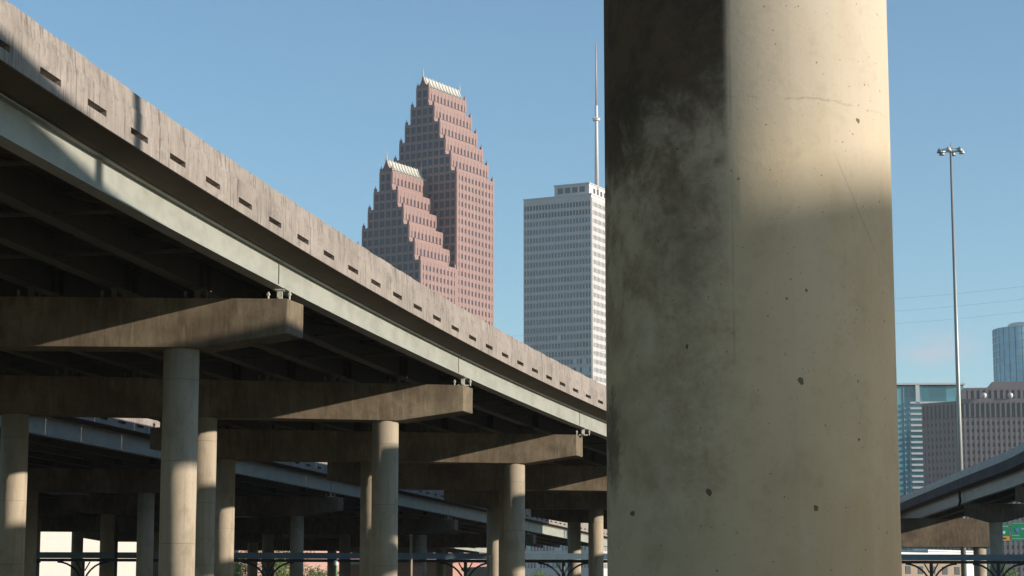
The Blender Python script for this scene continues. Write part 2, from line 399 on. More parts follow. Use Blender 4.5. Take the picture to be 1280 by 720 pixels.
def viaduct(name, label, line, Y0, Y1, edge_r, edge_l, girders, spans, slots=(None,), tall=0, joints=(), frames_every=0, mpar='parapet'):
    root = thing(name, line.at(Y0, 0, line.zd(Y0)), label, 'highway bridge')
    ys = frange(Y0, Y1, 2.5)
    sec = lambda prof, Y: [line.at(Y, o, line.zd(Y)+z) for o, z in prof]
    # deck slab; dark haunched edges stand in for the overhang's shade
    mb = MB(); w = .02
    mb.sweep([sec([(edge_l+.05, .02), (edge_l+.7, -.15), (edge_r-.7, -.15), (edge_r-.05, .02), (edge_r-.05, .24), (edge_l+.05, .24)], Y) for Y in ys])
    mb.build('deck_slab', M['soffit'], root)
    # parapets
    for sgn, e in ((1, edge_r), (-1, edge_l)):
        T = tall if sgn == -1 else 0  # hidden left parapet raised so that it shades the second viaduct
        full = [(0, 0), (0, .86), (-.025, .90), (-.06, 'T'), (-.28, 'T'), (-.34, .55), (-.5, .30), (-.5, .243), (-.052, .243), (-.052, 0)]
        notch = [(0, 0), (0, .25), (-.24, .27), (-.24, .40), (0, .40), (0, .86), (-.025, .90), (-.06, 1.3), (-.28, 1.3), (-.34, .55), (-.5, .30), (-.5, .243), (-.052, .243), (-.052, 0)]
        prof = lambda p, Y: [line.at(Y, e+sgn*o, line.zd(Y)+(z if z != 'T' else 1.32+(T+max(0, Y-115)*.022 if T else 0))) for o, z in p]
        segs = []; 
        if slots[0] is not None and ((sgn == 1) == (line.side == 1)):
            sp, wd, ph = slots; k = Y0+((ph-Y0) % sp); cur = Y0; 
            while k < Y1-sp:
                segs.append((cur, k-wd/2, 0)); segs.append((k-wd/2, k+wd/2, 1)); cur = k+wd/2; k += sp
            segs.append((cur, Y1, 0))
        else: segs = [(Y0, Y1, 0)]
        # split at construction joints
        out = []
        for a, b_, kd in segs:
            for j in joints:
                if kd == 0 and a+.05 < j < b_-.05:
                    out.append((a, j-.012, kd)); a = j+.012
            out.append((a, b_, kd))
        mb = MB()
        for a, b_, kd in out:
            mb.sweep([prof(notch if kd else full, Y) for Y in frange(a, b_, 2.5)])
        mb.build('parapet', M[mpar], root)
    # girders, one per line and span
    for gi, o in enumerate(girders):
        outer = gi == 0
        for a, b_ in spans:
            a2, b2 = a+.05, b_-.05
            def I(Y):
                zb = line.zg(Y); zt = line.zd(Y)-.153
                tf, bw, tw = .04, .21, .012
                return [line.at(Y, o+x, z) for x, z in ((-bw, zb), (bw, zb), (bw, zb+tf), (tw, zb+tf), (tw, zt-tf), (bw*.8, zt-tf), (bw*.8, zt), (-bw*.8, zt), (-bw*.8, zt-tf), (-tw, zt-tf), (-tw, zb+tf), (-bw, zb+tf))]
            mb = MB(); mb.sweep([I(Y) for Y in frange(a2, b2, 2.5)])
            # end stiffeners
            for Y in (() if outer else (a2+.25, b2-.25)):
                c = line.at(Y, o, (line.zg(Y)+line.zd(Y))/2)
                mb.box(c, (.015, .34, line.zd(Y)-line.zg(Y)-.1), line.az(Y))
            mb.build('girder', M['girder'] if outer else M['girder_shaded'], root)
    if frames_every:
        for a, b_ in spans:
            n = max(1, int(round((b_-a)/frames_every)))
            for i in range(1, n):
                Y = a+(b_-a)*i/n
                mb = MB()
                for g0, g1 in zip(girders, girders[1:]):
                    zt, zb = line.zd(Y)-.28, line.zg(Y)+.2
                    g0_, g1_ = (g0-.03, g1+.03) if g0 > g1 else (g0+.03, g1-.03)
                    mb.bar(line.at(Y, g0_, zt), line.at(Y, g1_, zt), .09); mb.bar(line.at(Y, g0_, zb), line.at(Y, g1_, zb), .09)
                    mb.bar(line.at(Y, g0_, zb+.06), line.at(Y, g1_, zt-.06), .07); 
                mb.build('cross_frame', M['girder_shaded'], root)
    return root

COLR = .535
def pier(xc, Yc, zt, label, az=80, ncol=3, sp=7.3, over_r=3.4, over_l=3.4, depth=1.5, end=1.05, thick=1.3, skew=16, bearings=(), gz=None, group='concrete bridge piers', r=COLR, mcap='cap', taper=.55):
    """a bent: round columns under a tapered cap beam; zt = top of cap"""
    root = thing('bridge_pier', (xc, Yc, GZ), label, 'bridge pier', group)
    u = Vector((sin(R(az)), cos(R(az)), 0)); w = Vector((sin(R(skew)), cos(R(skew)), 0))
    L = sp*(ncol-1)
    P = lambda a, z: Vector((xc, Yc, 0))+u*a-w*(thick/2)+Vector((0, 0, z))
    poly = [P(over_r, zt), P(over_r, zt-end), P(taper+.15, zt-depth), P(-L-taper-.15, zt-depth), P(-L-over_l, zt-end), P(-L-over_l, zt)]
    mb = MB(); mb.prism(poly, w*thick)
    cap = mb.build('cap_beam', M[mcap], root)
    bv = cap.modifiers.new('bevel', 'BEVEL'); bv.width = .025; bv.segments = 2
    for i in range(ncol):
        c = Vector((xc, Yc, 0))-u*(sp*i)
        mb = MB(); mb.tube([(0, 0, GZ-.3-zt), (0, 0, -depth+.004)], r, 48)
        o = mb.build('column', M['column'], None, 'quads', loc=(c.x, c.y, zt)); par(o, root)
        mb = MB(); mb.tube([(c.x, c.y, GZ-.2), (c.x, c.y, GZ+.12)], r+.25, 32); mb.build('footing', M['kerb'], root, 'quads')
    for bi, (x, y, zg) in enumerate(bearings):
        mb = MB(); h = zg-zt
        mb.box((x, y, zt+.03), (.45, .4, .06), az); mb.box((x, y, zg-.02), (.3, .35, .036), az)
        mb.box((x, y, (zt+zg)/2), (.16, .28, h-.09), az)
        for k in (-1, 1):
            mb.tube([(x+k*.32, y-.3, zt), (x+k*.32, y-.3, zt+.26)], .035, 8); mb.tube([(x+k*.32, y-.3, zt+.14), (x+k*.32, y-.3, zt+.2)], .06, 6)
        mb.build('bearing', M['bolt' if bi == 0 else 'bearing'], root)
    return root

# --- main viaduct
def xq(Y): return .00072661*Y*Y+.10639*Y-17.0057
def xmain(Y):
    if Y <= 120: return xq(Y)
    return xq(120)+(Y-120)*.272
xm_tab = smooth_tab([(y, xmain(y)) for y in range(-20, 261, 4)], 4, 4)
zd_tab = smooth_tab([(-20, 11.6), (45, 11.05), (60, 10.95), (90, 10.75), (125, 10.62), (160, 10.6), (250, 11.0)], 4)
zg_tab = smooth_tab([(-20, 10.32), (64.5, 9.9), (125, 9.6), (160, 9.6), (250, 9.75)], 4)
main = Line(lambda Y: lerp(xm_tab, Y), lambda Y: lerp(zd_tab, Y), lambda Y: lerp(zg_tab, Y))
piersY = [19.4, 41.9, 64.6, 87.2, 109.7, 132.2, 155, 178, 201, 224]
ends = [-15]+piersY+[243]
gird = [-2.4*i for i in range(9)]
EDGE_R = 1.0
viaduct('elevated_highway', 'long curving elevated highway with slotted parapet and pale edge girder crossing from upper left', main,
        -15, 243, EDGE_R, gird[-1]-EDGE_R, gird, list(zip(ends, ends[1:])), slots=(2.725, 1.15, 50.2), tall=2.05, joints=sorted(piersY+[46.2, 51.6, 57.1, 70.7, 76.1, 81.6, 92.5, 98, 103.4, 114.3, 120]), frames_every=5.6)
plabels = ['elevated highway pier nearest the camera, hidden beyond the left frame edge',
           'elevated highway pier just outside the left frame edge',
           'largest highway pier at left, its stained cap beam crossed by a diagonal shadow',
           'second highway pier, its cap end standing just left of the red stepped tower base',
           'third highway pier, its slim column with a sunlit band right beneath the cap',
           'fourth highway pier whose right column touches the left edge of the huge near pillar',
           'fifth highway pier, dark cap beam just under the fourth pier cap',
           'sixth highway pier, mostly hidden behind the huge near pillar',
           'seventh highway pier, hidden far behind the huge near pillar',
           'last highway pier before the right hand ramp, far behind the huge near pillar']
paz = [80, 80, 86.5, 78, 79, 79, 79, 79, 79, 79]
for i, Y in enumerate(piersY):
    gx = main.at(Y, 0).x
    zt = main.zg(Y)-.36
    xc = gx-2.65
    if i == 1: xc -= .9
    if i == 2: xc = -9.95
    if i == 3: xc = -5.12
    if i == 4: xc = .12
    az = paz[i]
    bs = []
    for o in gird[:(9 if 2 <= i <= 4 else 3)]:
        # where the girder line meets the pier line
        yy = Y
        for _ in range(6):
            q = main.at(yy, o); yy += (Y+(q.x-xc)/tan(R(az)) - q.y)
        q = main.at(yy, o); bs.append((q.x, q.y, main.zg(yy)))
    pier(xc, Y, zt, plabels[i], az, bearings=bs)

# --- second viaduct behind, partly seen between the piers
line2 = Line(lambda Y: -26+(Y-115)*.214, lambda Y: 11.1, lambda Y: 9.9)
p2 = [106, 139, 170, 208, 245]
g2 = [-2.4*i for i in range(9)]
viaduct('elevated_highway', 'second elevated highway seen beneath the first, blue grey edge girder with a thin sunlit strip', line2,
        60, 300, .8, g2[-1]-.8, g2, list(zip([60]+p2, p2+[300])), slots=(2.725, 1.15, 50), joints=p2, frames_every=8)
l2 = ['pier of the second highway at the far left, mostly outside the frame',
      'dim pier of the second highway standing behind the nearest sunlit column at left',
      'dim pier of the second highway left of the second sunlit column',
      'dim pier of the second highway between the second and third sunlit columns',
      'farthest dim pier of the second highway near the huge pillar']
for Y, lb in zip(p2, l2):
    pier(line2.at(Y, 0).x-2.6, Y, 9.54, lb, 80, bearings=[(line2.at(Y, 0).x, Y, 9.9)])
# --- third viaduct
line3 = Line(lambda Y: -29.5+(Y-205)*.214, lambda Y: 11.1, lambda Y: 9.9)
p3 = [175, 201.5, 228, 256]
viaduct('elevated_highway', 'third and farthest elevated highway, a dark deck above the cream building', line3,
        110, 330, .8, g2[-1]-.8, g2, list(zip([110]+p3, p3+[330])), frames_every=0)
l3 = ['dark slim pier in front of the cream building, leftmost of the farthest highway', 'dark slim pier before the cream building middle, under the farthest highway',
      'dark slim pier in front of the pink brick building', 'farthest dark pier of the third highway, behind the green trees']
for Y, lb in zip(p3, l3):
    pier(line3.at(Y, 0).x-2.6, Y, 9.54, lb, 80)

# --- the ramp at the right
xr_tab = smooth_tab([(-40, 18.5), (0, 19.5), (41, 22.5), (59, 24.3), (82, 27), (104, 30), (130, 33.8), (155, 36.6), (182.6, 37.8), (225, 39.9), (250, 42)], 3)
zr_tab = smooth_tab([(-40, 24.5), (0, 22), (33, 19.3), (36.5, 18.6), (40.2, 17.8), (43, 17.3), (50, 16.7), (56, 15.7), (78, 14.1), (100.7, 12.9), (130, 11.6), (155, 11.0), (182, 11.03), (225, 11.05), (250, 11.05)], 2)
RW = 5.2
ramp_l = Line(lambda Y: lerp(xr_tab, Y)+.8, lambda Y: lerp(zr_tab, Y), lambda Y: lerp(zr_tab, Y)-1.15, side=-1)
rp = [-20, 20, 48, 76, 105, 132, 158, 181, 206]
rroot = viaduct('highway_ramp', 'curving highway ramp at lower right with blue grey weathered parapet and dark underside', ramp_l,
        -40, 243.5, RW-.8, -.8, [0, 1.8, RW-1.6], list(zip([-40]+rp, rp+[243.5])), joints=rp, frames_every=7, mpar='black_stain')
for Y in rp[:-1]:
    q = ramp_l.at(Y, RW/2-.8)
    lb = {181: 'dark round pier under the right hand ramp beside the green road sign', 158: 'ramp pier just past the right frame edge'}.get(Y, 'pier of the tall ramp out of frame to the right')
    pier(q.x, Y, ramp_l.zg(Y)-.3, lb, 84, ncol=1, over_r=2.6, over_l=2.6, end=1.0, r=.55, mcap='cap', taper=.6, group='ramp piers' if Y != 181 else None)
# wide straddle pier
pier(44.3, 206, 9.5, 'wide straddle pier behind the ramp, its brown cap beam crossed by a diagonal shadow', 86, ncol=2, sp=13, over_r=1.2, over_l=1.2, depth=2.7, end=2.7, thick=1.6, r=.6, group=None)
rl = MB(); rl.sweep([[ramp_l.at(Y, -.8+a, ramp_l.zd(Y)+b) for a, b in ((.02, .74), (-.05, .76), (-.06, 1.37), (.34, 1.37), (.34, 1.33), (.02, 1.33))] for Y in frange(-40, 243.5, 2.5)])
rl.build('barrier_cladding', M['teal_band'], rroot)
# downspout on the ramp girder
sp_ = MB(); q = ramp_l.at(186, -.35)
sp_.tube([q+Vector((0, 0, ramp_l.zd(186)-.05)), q+Vector((0, 0, ramp_l.zd(186)-.5)), q+Vector((.12, .3, ramp_l.zd(186)-.9)), q+Vector((-.02, .5, ramp_l.zd(186)-1.5))], .12, 10)
sp_.build('drain_pipe', M['dark_steel'], rroot, True)

# --- road light on the ramp, outside the frame
GY = 40.8
q0 = ramp_l.at(GY, -.5); zt = ramp_l.zd(GY)
g = thing('road_light', (q0.x, q0.y, zt+.5), 'tall road light on the high part of the ramp, out of frame at right', 'road light')
mb = MB(); mb.tube([(q0.x, q0.y, zt+.5), (q0.x, q0.y, zt+10)], .26, 16); mb.build('pole', M['galv'], g, 'quads')
mb = MB(); mb.tube([(q0.x, q0.y, zt+9.8), (q0.x+2, q0.y, zt+10.6)], .07, 8); mb.build('arm', M['galv'], g)
mb = MB(); mb.box((q0.x+2.4, q0.y, zt+10.6), (.9, .3, .18), 90); mb.build('lamp', M['galv'], g)
t = thing('shade_block', (85, 160, GZ), 'unseen concrete block added out of frame at right to shade the ramp column', 'building')  # unseen mass added only to shade the ramp column
mb = MB()
for k in range(8): mb.box((85, 160, GZ+.4+2.9*k), (30, 26, 1.2), 0)
for k in range(7):
    for j in range(-2, 3): mb.box((85-12.5, 160+j*6.5, GZ+1.8+2.9*k), (.8, .8, 1.6), 0)
mb.box((86, 160, GZ+10), (28, 24, 20), 0)
mb.build('floors', M['wallcon'], t)
# ------------------------------------------------------------------ the near pillar
PR = .553; PY = 8.25
pc = ray(936, 360, PY); PX = pc.x
pr = thing('bridge_pillar', (PX, PY, GZ), 'huge round concrete pillar close up, black stain at its upper left', 'bridge pillar')
mb = MB(); mb.tube([(0, 0, GZ-.3), (0, 0, 6.5)], PR, 160)
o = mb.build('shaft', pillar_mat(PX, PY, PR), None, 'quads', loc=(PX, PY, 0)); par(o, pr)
mb = MB(); u = Vector((1, 0, 0))
mb.prism([(PX-3.6, PY-.7, 7.7), (PX-3.6, PY-.7, 7.1), (PX-.8, PY-.7, 6.49), (PX+.8, PY-.7, 6.49), (PX+3.6, PY-.7, 7.1), (PX+3.6, PY-.7, 7.7)], (0, 1.4, 0))
mb.build('cap_beam', M['cap'], pr)

pp = [(-60, 11), (-42, 12.5), (-25, 12.5), (-10, 11), (-4, 9.6), (1, 8.25), (3.6, 6.6)]
def cr(pts, n=6):
    out = []
    P = [Vector((*pts[0], 0))]+[Vector((*p, 0)) for p in pts]+[Vector((*pts[-1], 0))]
    for i in range(1, len(P)-2):
        for k in range(n):
            t = k/n; a, b, c, d_ = P[i-1:i+3]
            out.append(.5*((2*b)+(c-a)*t+(2*a-5*b+4*c-d_)*t*t+(3*b-a-3*c+d_)*t**3))
    return out+[P[-2]]
path = cr(pp)
def osec(i, prof):
    t_ = (path[min(i+1, len(path)-1)]-path[max(i-1, 0)]).normalized(); nn_ = Vector((t_.y, -t_.x, 0))
    return [path[i]+nn_*o+Vector((0, 0, z)) for o, z in prof]
ov = thing('overhead_ramp', (PX, PY, 7.7), 'curved ramp deck carried over the camera by the huge near pillar, above the frame', 'highway bridge')
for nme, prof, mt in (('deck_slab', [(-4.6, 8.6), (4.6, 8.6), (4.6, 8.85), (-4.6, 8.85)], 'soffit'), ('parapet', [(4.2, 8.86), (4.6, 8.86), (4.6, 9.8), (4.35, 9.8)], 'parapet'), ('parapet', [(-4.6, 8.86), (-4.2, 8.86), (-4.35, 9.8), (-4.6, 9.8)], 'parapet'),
                      ('girder', [(-3.2, 7.72), (-2.7, 7.72), (-2.7, 8.59), (-3.2, 8.59)], 'girder'), ('girder', [(-.25, 7.72), (.25, 7.72), (.25, 8.59), (-.25, 8.59)], 'girder'), ('girder', [(2.7, 7.72), (3.2, 7.72), (3.2, 8.59), (2.7, 8.59)], 'girder')):
    mb = MB(); mb.sweep([osec(i, prof) for i in range(len(path))]); mb.build(nme, M[mt], ov)

# low ramp to the right of the camera: its shadow covers the lower part of the near pillar
path = cr([(27, -80), (27, -20), (27, 20), (27.5, 45), (36, 66), (60, 88), (110, 98)])
lr = thing('low_ramp', (27, 0, GZ), 'low curved ramp out of frame to the right of the near pillar', 'highway bridge')
TZ = 8.68
for nme, prof, mt in (('deck_slab', [(-4.6, -1.3), (-.4, -1.3), (-.4, -1.05), (-4.6, -1.05)], 'soffit'), ('parapet', [(-4.9, -1.35), (-4.61, -1.35), (-4.61, 0), (-4.9, 0)], 'parapet'), ('parapet', [(-.39, -1.35), (-.1, -1.35), (-.1, 0), (-.39, 0)], 'parapet'),
                      ('girder', [(-3.8, -2.3), (-3.4, -2.3), (-3.4, -1.31), (-3.8, -1.31)], 'girder'), ('girder', [(-1.4, -2.3), (-1., -2.3), (-1., -1.31), (-1.4, -1.31)], 'girder')):
    mb = MB(); mb.sweep([osec(i, [(o+4.9, z+TZ) for o, z in prof]) for i in range(len(path))]); mb.build(nme, M[mt], lr)
for y in (-50, -26, 22, 44):
    pier(29.6+(1 if y == 44 else 0), y, TZ-2.32, 'pier of the low ramp out of frame to the right', 90, ncol=1, over_r=1.9, over_l=1.9, group='low ramp piers')

# ------------------------------------------------------------------ towers
winmesh = {}
def window_obj(parent, c, az, w, h, mat):
    key = (round(w, 2), round(h, 2), mat)
    if key not in winmesh:
        mb = MB(); mb.box((0, 0, 0), (w, .08, h), 0)
        me = bpy.data.meshes.new('window'); me.from_pydata(mb.v, [], mb.f); me.materials.append(M[mat]); winmesh[key] = me
    o = bpy.data.objects.new('window', winmesh[key]); col.objects.link(o)
    o.location = c; o.rotation_euler = (0, 0, -R(az)); par(o, parent)
class Facade:
    def __init__(s): s.w = []
    def face(s, mb, p0, az, L, z0, z1, bay, floor, pw, sh, depth=.35, mat='glass_dark', out=None, zoff=0, pil=True, rows=None, matf=None):
        """p0 left-bottom of a wall running along azimuth az; outward normal = az+90 (clockwise)"""
        u = Vector((sin(R(az)), cos(R(az)), 0)); n = Vector((sin(R(az+90)), cos(R(az+90)), 0))*(out or 1)
        nb = max(1, int(round(L/bay))); b = L/nb
        nf = max(1, int(round((z1-z0)/floor))); fl = (z1-z0)/nf
        p0 = Vector((p0[0], p0[1], 0))
        for i in range(nb+1):
            c = p0+u*min(max(b*i, pw/2), L-pw/2)+n*(depth/2-.02)
            mb.box((c.x, c.y, (z0+z1)/2), (pw, depth, z1-z0), az)
        sd = depth*.7
        for j in range(nf):
            zt = z1-fl*j
            c = p0+u*(L/2)+n*(sd/2-.02)
            hh = sh
            mb.box((c.x, c.y, zt-hh/2-.003), (L-.05, sd, hh), az)
            for i in range(nb):
                cc = p0+u*(b*(i+.5))+n*.05
                m_ = matf(j, nf) if matf else mat
                s.w.append((Vector((cc.x, cc.y, zt-hh-(fl-hh)/2)), az, b-pw+.02, fl-hh+.02, m_))
    def finish(s, root, vis):
        good = []; rest = []
        for w in s.w:
            px, py = proj(w[0])
            (good if vis(px, py, w) else rest).append((px, py, w))
        good.sort(key=lambda t: t[2][0].length/(t[2][2]*t[2][3])**.5)
        for _, _, w in good[:100]: window_obj(root, *w)
        bym = {}
        for _, _, w in good[100:]+rest: bym.setdefault(w[4], []).append(w)
        for k, ws in bym.items():
            mb = MB()
            for c, az, a, h, _ in ws: mb.box(c, (a, .08, h), az)
            tag(mb.build('window', M[k], root), kind='stuff')
def parapet_y(px):      # the skyline of the main parapet in photo pixels
    return lerp([(16, 0), (97, 62), (325, 225), (430, 296), (617, 410), (752, 487)], px)

# red stepped gable tower
AX = 31.0
a_ = Vector((sin(R(AX)), cos(R(AX)), 0)); b_v = Vector((sin(R(AX+90)), cos(R(AX+90)), 0))
corner = ray(536, 98, 945.0)               # top level, right front corner of tall mass
hw = [3.3+3.0*i for i in range(6)]
origin = Vector((corner.x, corner.y, 0))-b_v*hw[0]       # ridge foot at tall front gable
def stepped(root, s0, s1, tops, fac):
    wall = MB(); pin = MB()
    zs = tops+[GZ-1]
    for i, h in enumerate(hw):
        z1, z0 = zs[i], zs[i+1]
        c = origin+a_*((s0+s1)/2)
        wall.box((c.x, c.y, (z0+z1)/2), (s1-s0, 2*h, z1-z0), AX)
        # lit side
        p = origin+a_*s0+b_v*h
        if i < 5:
            fac.face(wall, p, AX, s1-s0, z1-5.6, z1-.4, 2.9, 5.2, 1.5, 2.4, .3, 'glass_lit')
        else:
            zz = z1-.4
            fac.face(wall, p, AX, s1-s0, zz-3.9*28, zz, 2.9, 3.9, 1.5, 1.75, .3, 'glass_lit')
        # dark front gable, wall running right to left seen from its outside
        p = origin+a_*s0-b_v*h
        nfl = 2 if i < 5 else 26
        fh = 4.05
        fac.face(wall, p, AX+90, 2*h, z1-.3-fh*nfl, z1-.3, 3.0, fh, .8, 1.15, .3, 'glass_dark')
        # coping and pinnacles
        for q in (s0, s1):
            for sg in (-1, 1):
                r_ = origin+a_*(q+(.5 if q == s0 else -.5))+b_v*(sg*(h-.5))
                pm = MB(); pm.box((r_.x, r_.y, z1+.7), (1.0, 1.0, 1.4), AX)
                pm.add([(r_.x-.3, r_.y-.3, z1+1.4), (r_.x+.3, r_.y-.3, z1+1.4), (r_.x+.3, r_.y+.3, z1+1.4), (r_.x-.3, r_.y+.3, z1+1.4), (r_.x, r_.y, z1+2.9)],
                       [(0, 1, 4), (1, 2, 4), (2, 3, 4), (3, 0, 4), (3, 2, 1, 0)])
                pm.build('pinnacle', M['pink'], root)
    wall.build('wall', M['pink'], root)
    # concave ridge roof with ribs
    z = tops[0]; H = 5.2
    prof = [(hw[0]+.1, 0), (hw[0]*.62, .9), (hw[0]*.33, 2.2), (hw[0]*.14, 3.8), (.12, H)]
    cs = [(x, k) for x, k in prof]+[(-x, k) for x, k in reversed(prof)]
    rf = MB(); P = lambda q, x, k: origin+a_*q+b_v*x+Vector((0, 0, z+k))
    rf.sweep([[P(q, x, k) for x, k in cs] for q in (s0+.8, s1-.8)])
    nr = 11
    for i in range(nr):
        q = s0+.8+(s1-s0-1.6)*(i+.5)/nr
        rf.sweep([[P(q2, x+(.25 if x > 0 else -.25), k+.25) for x, k in cs] for q2 in (q-.35, q+.35)])
    rf.build('ridge_roof', M['pale_roof'], root)
    gb = MB(); gb.sweep([[P(q, x*1.02, k*1.02) for x, k in cs] for q in (s0, s0+.78)]); gb.build('gable', M['pink_dark'], root)
    for q in (s0+.4, s1-.4):
        c = P(q, 0, H); sm = MB(); sm.tube([c, c+Vector((0, 0, 1.2)), c+Vector((0, 0, 4.2))], [.45, .28, .04], 8); sm.build('finial', M['pale_roof'], root)
tower = thing('stepped_tower', origin+Vector((0, 0, GZ)), 'red granite skyscraper with two stepped gables rising above the parapet', 'skyscraper')
fac = Facade()
L1, L2 = 28.5, 31.5
d0 = 945.0
tall = [(775-y)*d0/2700 for y in (99, 123, 145.5, 168, 190, 212)]
low = [(775-y)*(d0-22)/2700 for y in (210, 235, 258, 281, 304, 328)]
stepped(tower, 0, L2, tall, fac)
stepped(tower, -L1, -.03, low, fac)
fac.finish(tower, lambda px, py, w: py < parapet_y(px)-6 and (w[1] == AX or w[1] == AX+90) and not (w[1] == AX+90 and (w[0]-origin).dot(a_) > -1 and w[0].z < low[0]))

# pale tower with mast
FA = 116.0            # azimuth along the front face, left to right (right end nearer)
nc = ray(739, 243, 1106.0)
W1, W2 = 39.0, 36.0
u1 = Vector((sin(R(FA)), cos(R(FA)), 0)); n1 = Vector((sin(R(FA+90)), cos(R(FA+90)), 0))
zt = nc.z
pt = thing('office_tower', (nc.x, nc.y, GZ), 'pale slab skyscraper with narrow windows and a tall white mast beside the huge pillar', 'skyscraper')
fac = Facade(); wall = MB()
cc = Vector((nc.x, nc.y, 0))-u1*(W1/2)-n1*(W2/2)
wall.box((cc.x, cc.y, (zt+GZ)/2), (W1, W2, zt-GZ), FA)
p = Vector((nc.x, nc.y, 0))-u1*W1
fac.face(wall, p, FA, W1, zt-1.6-4.35*44, zt-1.6, 1.75, 4.35, .55, 1.75, .4, 'glass_blue', matf=lambda j, n: 'glass_top' if j < 2 else ('glass_blue' if random.random() > max(0, min(.55, (j-14)*.06)) else random.choice(('glass_top', 'glass_mid', 'glass_pale'))))  # mixed glass tones imitate mottled reflections on the lower floors
fac.face(wall, Vector((nc.x, nc.y, 0)), FA-90, W2, zt-1.6-4.35*44, zt-1.6, 1.75, 4.35, .80, 2.0, .45, 'glass_lit')
c2 = cc+u1*1.5-n1*0
ph = MB()
wall.box((cc.x, cc.y, zt+.35), (W1+.6, W2+.6, .7), FA)
ph.box((*(cc+u1*7).xy, zt+.7+3.0), (20, 30, 6.0), FA)
ph.box((*(cc+u1*7).xy, zt+6.95), (20.8, 30.8, .5), FA)
ph.build('penthouse', M['white_clad'], pt)
for i in range(4):
    c = cc+u1*(7-6.6+4.2*i)+n1*15.03
    window_obj(pt, Vector((c.x, c.y, zt+3.9)), FA, 3.1, 3.0, 'glass_top')
for i in range(5):
    c = cc+u1*17.03-n1*(10-4.6*i)
    window_obj(pt, Vector((c.x, c.y, zt+3.6)), FA-90, 2.4, 2.6, 'glass_lit')
wall.build('wall', M['white_clad'], pt)
fac.finish(pt, lambda px, py, w: px < 756 and py < parapet_y(px)-4)
ms = ray(746, 240, 1120.0)
def zz_(py): return ray(746, py, 1120.0).z
mb = MB(); mb.tube([(ms.x, ms.y, zt+5), (ms.x, ms.y, zz_(150)), (ms.x, ms.y, zz_(132))], [1.15, .85, .8], 14); ant = mb.build('antenna_mast', M['steel_white'], pt, 'quads')
mb = MB(); mb.tube([(ms.x, ms.y, zz_(151)), (ms.x, ms.y, zz_(148))], 1.9, 14)
for k in range(6):
    t = k*pi/3; mb.bar((ms.x, ms.y, zz_(149)), (ms.x+2.6*cos(t), ms.y+2.6*sin(t), zz_(148)), .35)
mb.build('antenna_ring', M['steel_white'], ant)
mb = MB(); mb.tube([(ms.x, ms.y, zz_(132)), (ms.x, ms.y, zz_(85)), (ms.x, ms.y, zz_(54))], [.5, .4, .25], 10); mb.build('antenna_tip', M['mast_red'], ant, 'quads')

# brown granite block at right
gb = thing('office_block', ray(1200, 700, 700)*1, 'brown grey granite office block with square windows behind the light mast', 'office building')
GA = 97.0
k0 = ray(1199, 499, 700.0); u1 = Vector((sin(R(GA)), cos(R(GA)), 0)); n1 = Vector((sin(R(GA+90)), cos(R(GA+90)), 0))
fac = Facade(); wall = MB(); W1, W2 = 62.0, 40.0; zt = k0.z
cc = Vector((k0.x, k0.y, 0))+u1*(W1/2)-n1*(W2/2)
wall.box((cc.x, cc.y, (zt+GZ)/2), (W1, W2, zt-GZ), GA)
fac.face(wall, k0, GA, W1, zt-6, zt-1, 1.62, 5.0, .55, .5, .3, 'glass_black')
fac.face(wall, k0, GA, W1, zt-6.2-2.35*27, zt-6.2, 1.62, 2.35, .80, 1.15, .3, 'glass_black')
wall.build('wall', M['granite'], gb)
w2 = MB(); LA = GA-42
u2 = Vector((sin(R(LA)), cos(R(LA)), 0)); k1 = Vector((k0.x, k0.y, 0))-Vector((sin(R(132)), cos(R(132)), 0))*14
A2 = 132.0
ua = Vector((sin(R(A2)), cos(R(A2)), 0)); na = Vector((sin(R(A2+90)), cos(R(A2+90)), 0))
ce = k1+ua*7-na*8
w2.box((ce.x, ce.y, (zt-.5+GZ)/2), (14, 16, zt-.5-GZ), A2)
fac.face(w2, k1, A2, 13.8, zt-6, zt-1, 1.62, 5, .7, .5, .3, 'glass_lit')
fac.face(w2, k1, A2, 13.8, zt-6.2-2.35*27, zt-6.2, 1.62, 2.35, .9, 1.2, .3, 'glass_lit')
w2.build('corner_bay', M['granite2'], gb)
top = MB()
c3 = cc+u1*1-n1*3
top.box((c3.x, c3.y, zt+2.2), (W1-2, W2-8, 4.4), GA)
p3_ = c3-u1*((W1-2)/2)+n1*((W2-8)/2)
fac.face(top, p3_, GA, W1-2, zt+.6, zt+3.9, 1.9, 3.3, .9, .5, .3, 'glass_black')
c4 = cc+u1*6-n1*6
top.box((c4.x, c4.y, zt+5.7), (W1-12, W2-16, 2.6), GA)
top.build('setback', M['granite'], gb)
fac.finish(gb, lambda px, py, w: 1120 < px < 1280 and py < 600-(px-1120)*.2)
for px in (1230, 1263):
    c = ray(px, 494, 698); m_ = MB(); m_.tube([(c.x, c.y, zt), (c.x, c.y, zt+.8), (c.x, c.y, zt+1.6), (c.x, c.y, zt+1.9)], [.3, .9, .8, .2], 12); m_.build('roof_dish', M['white_trim'], gb, True)

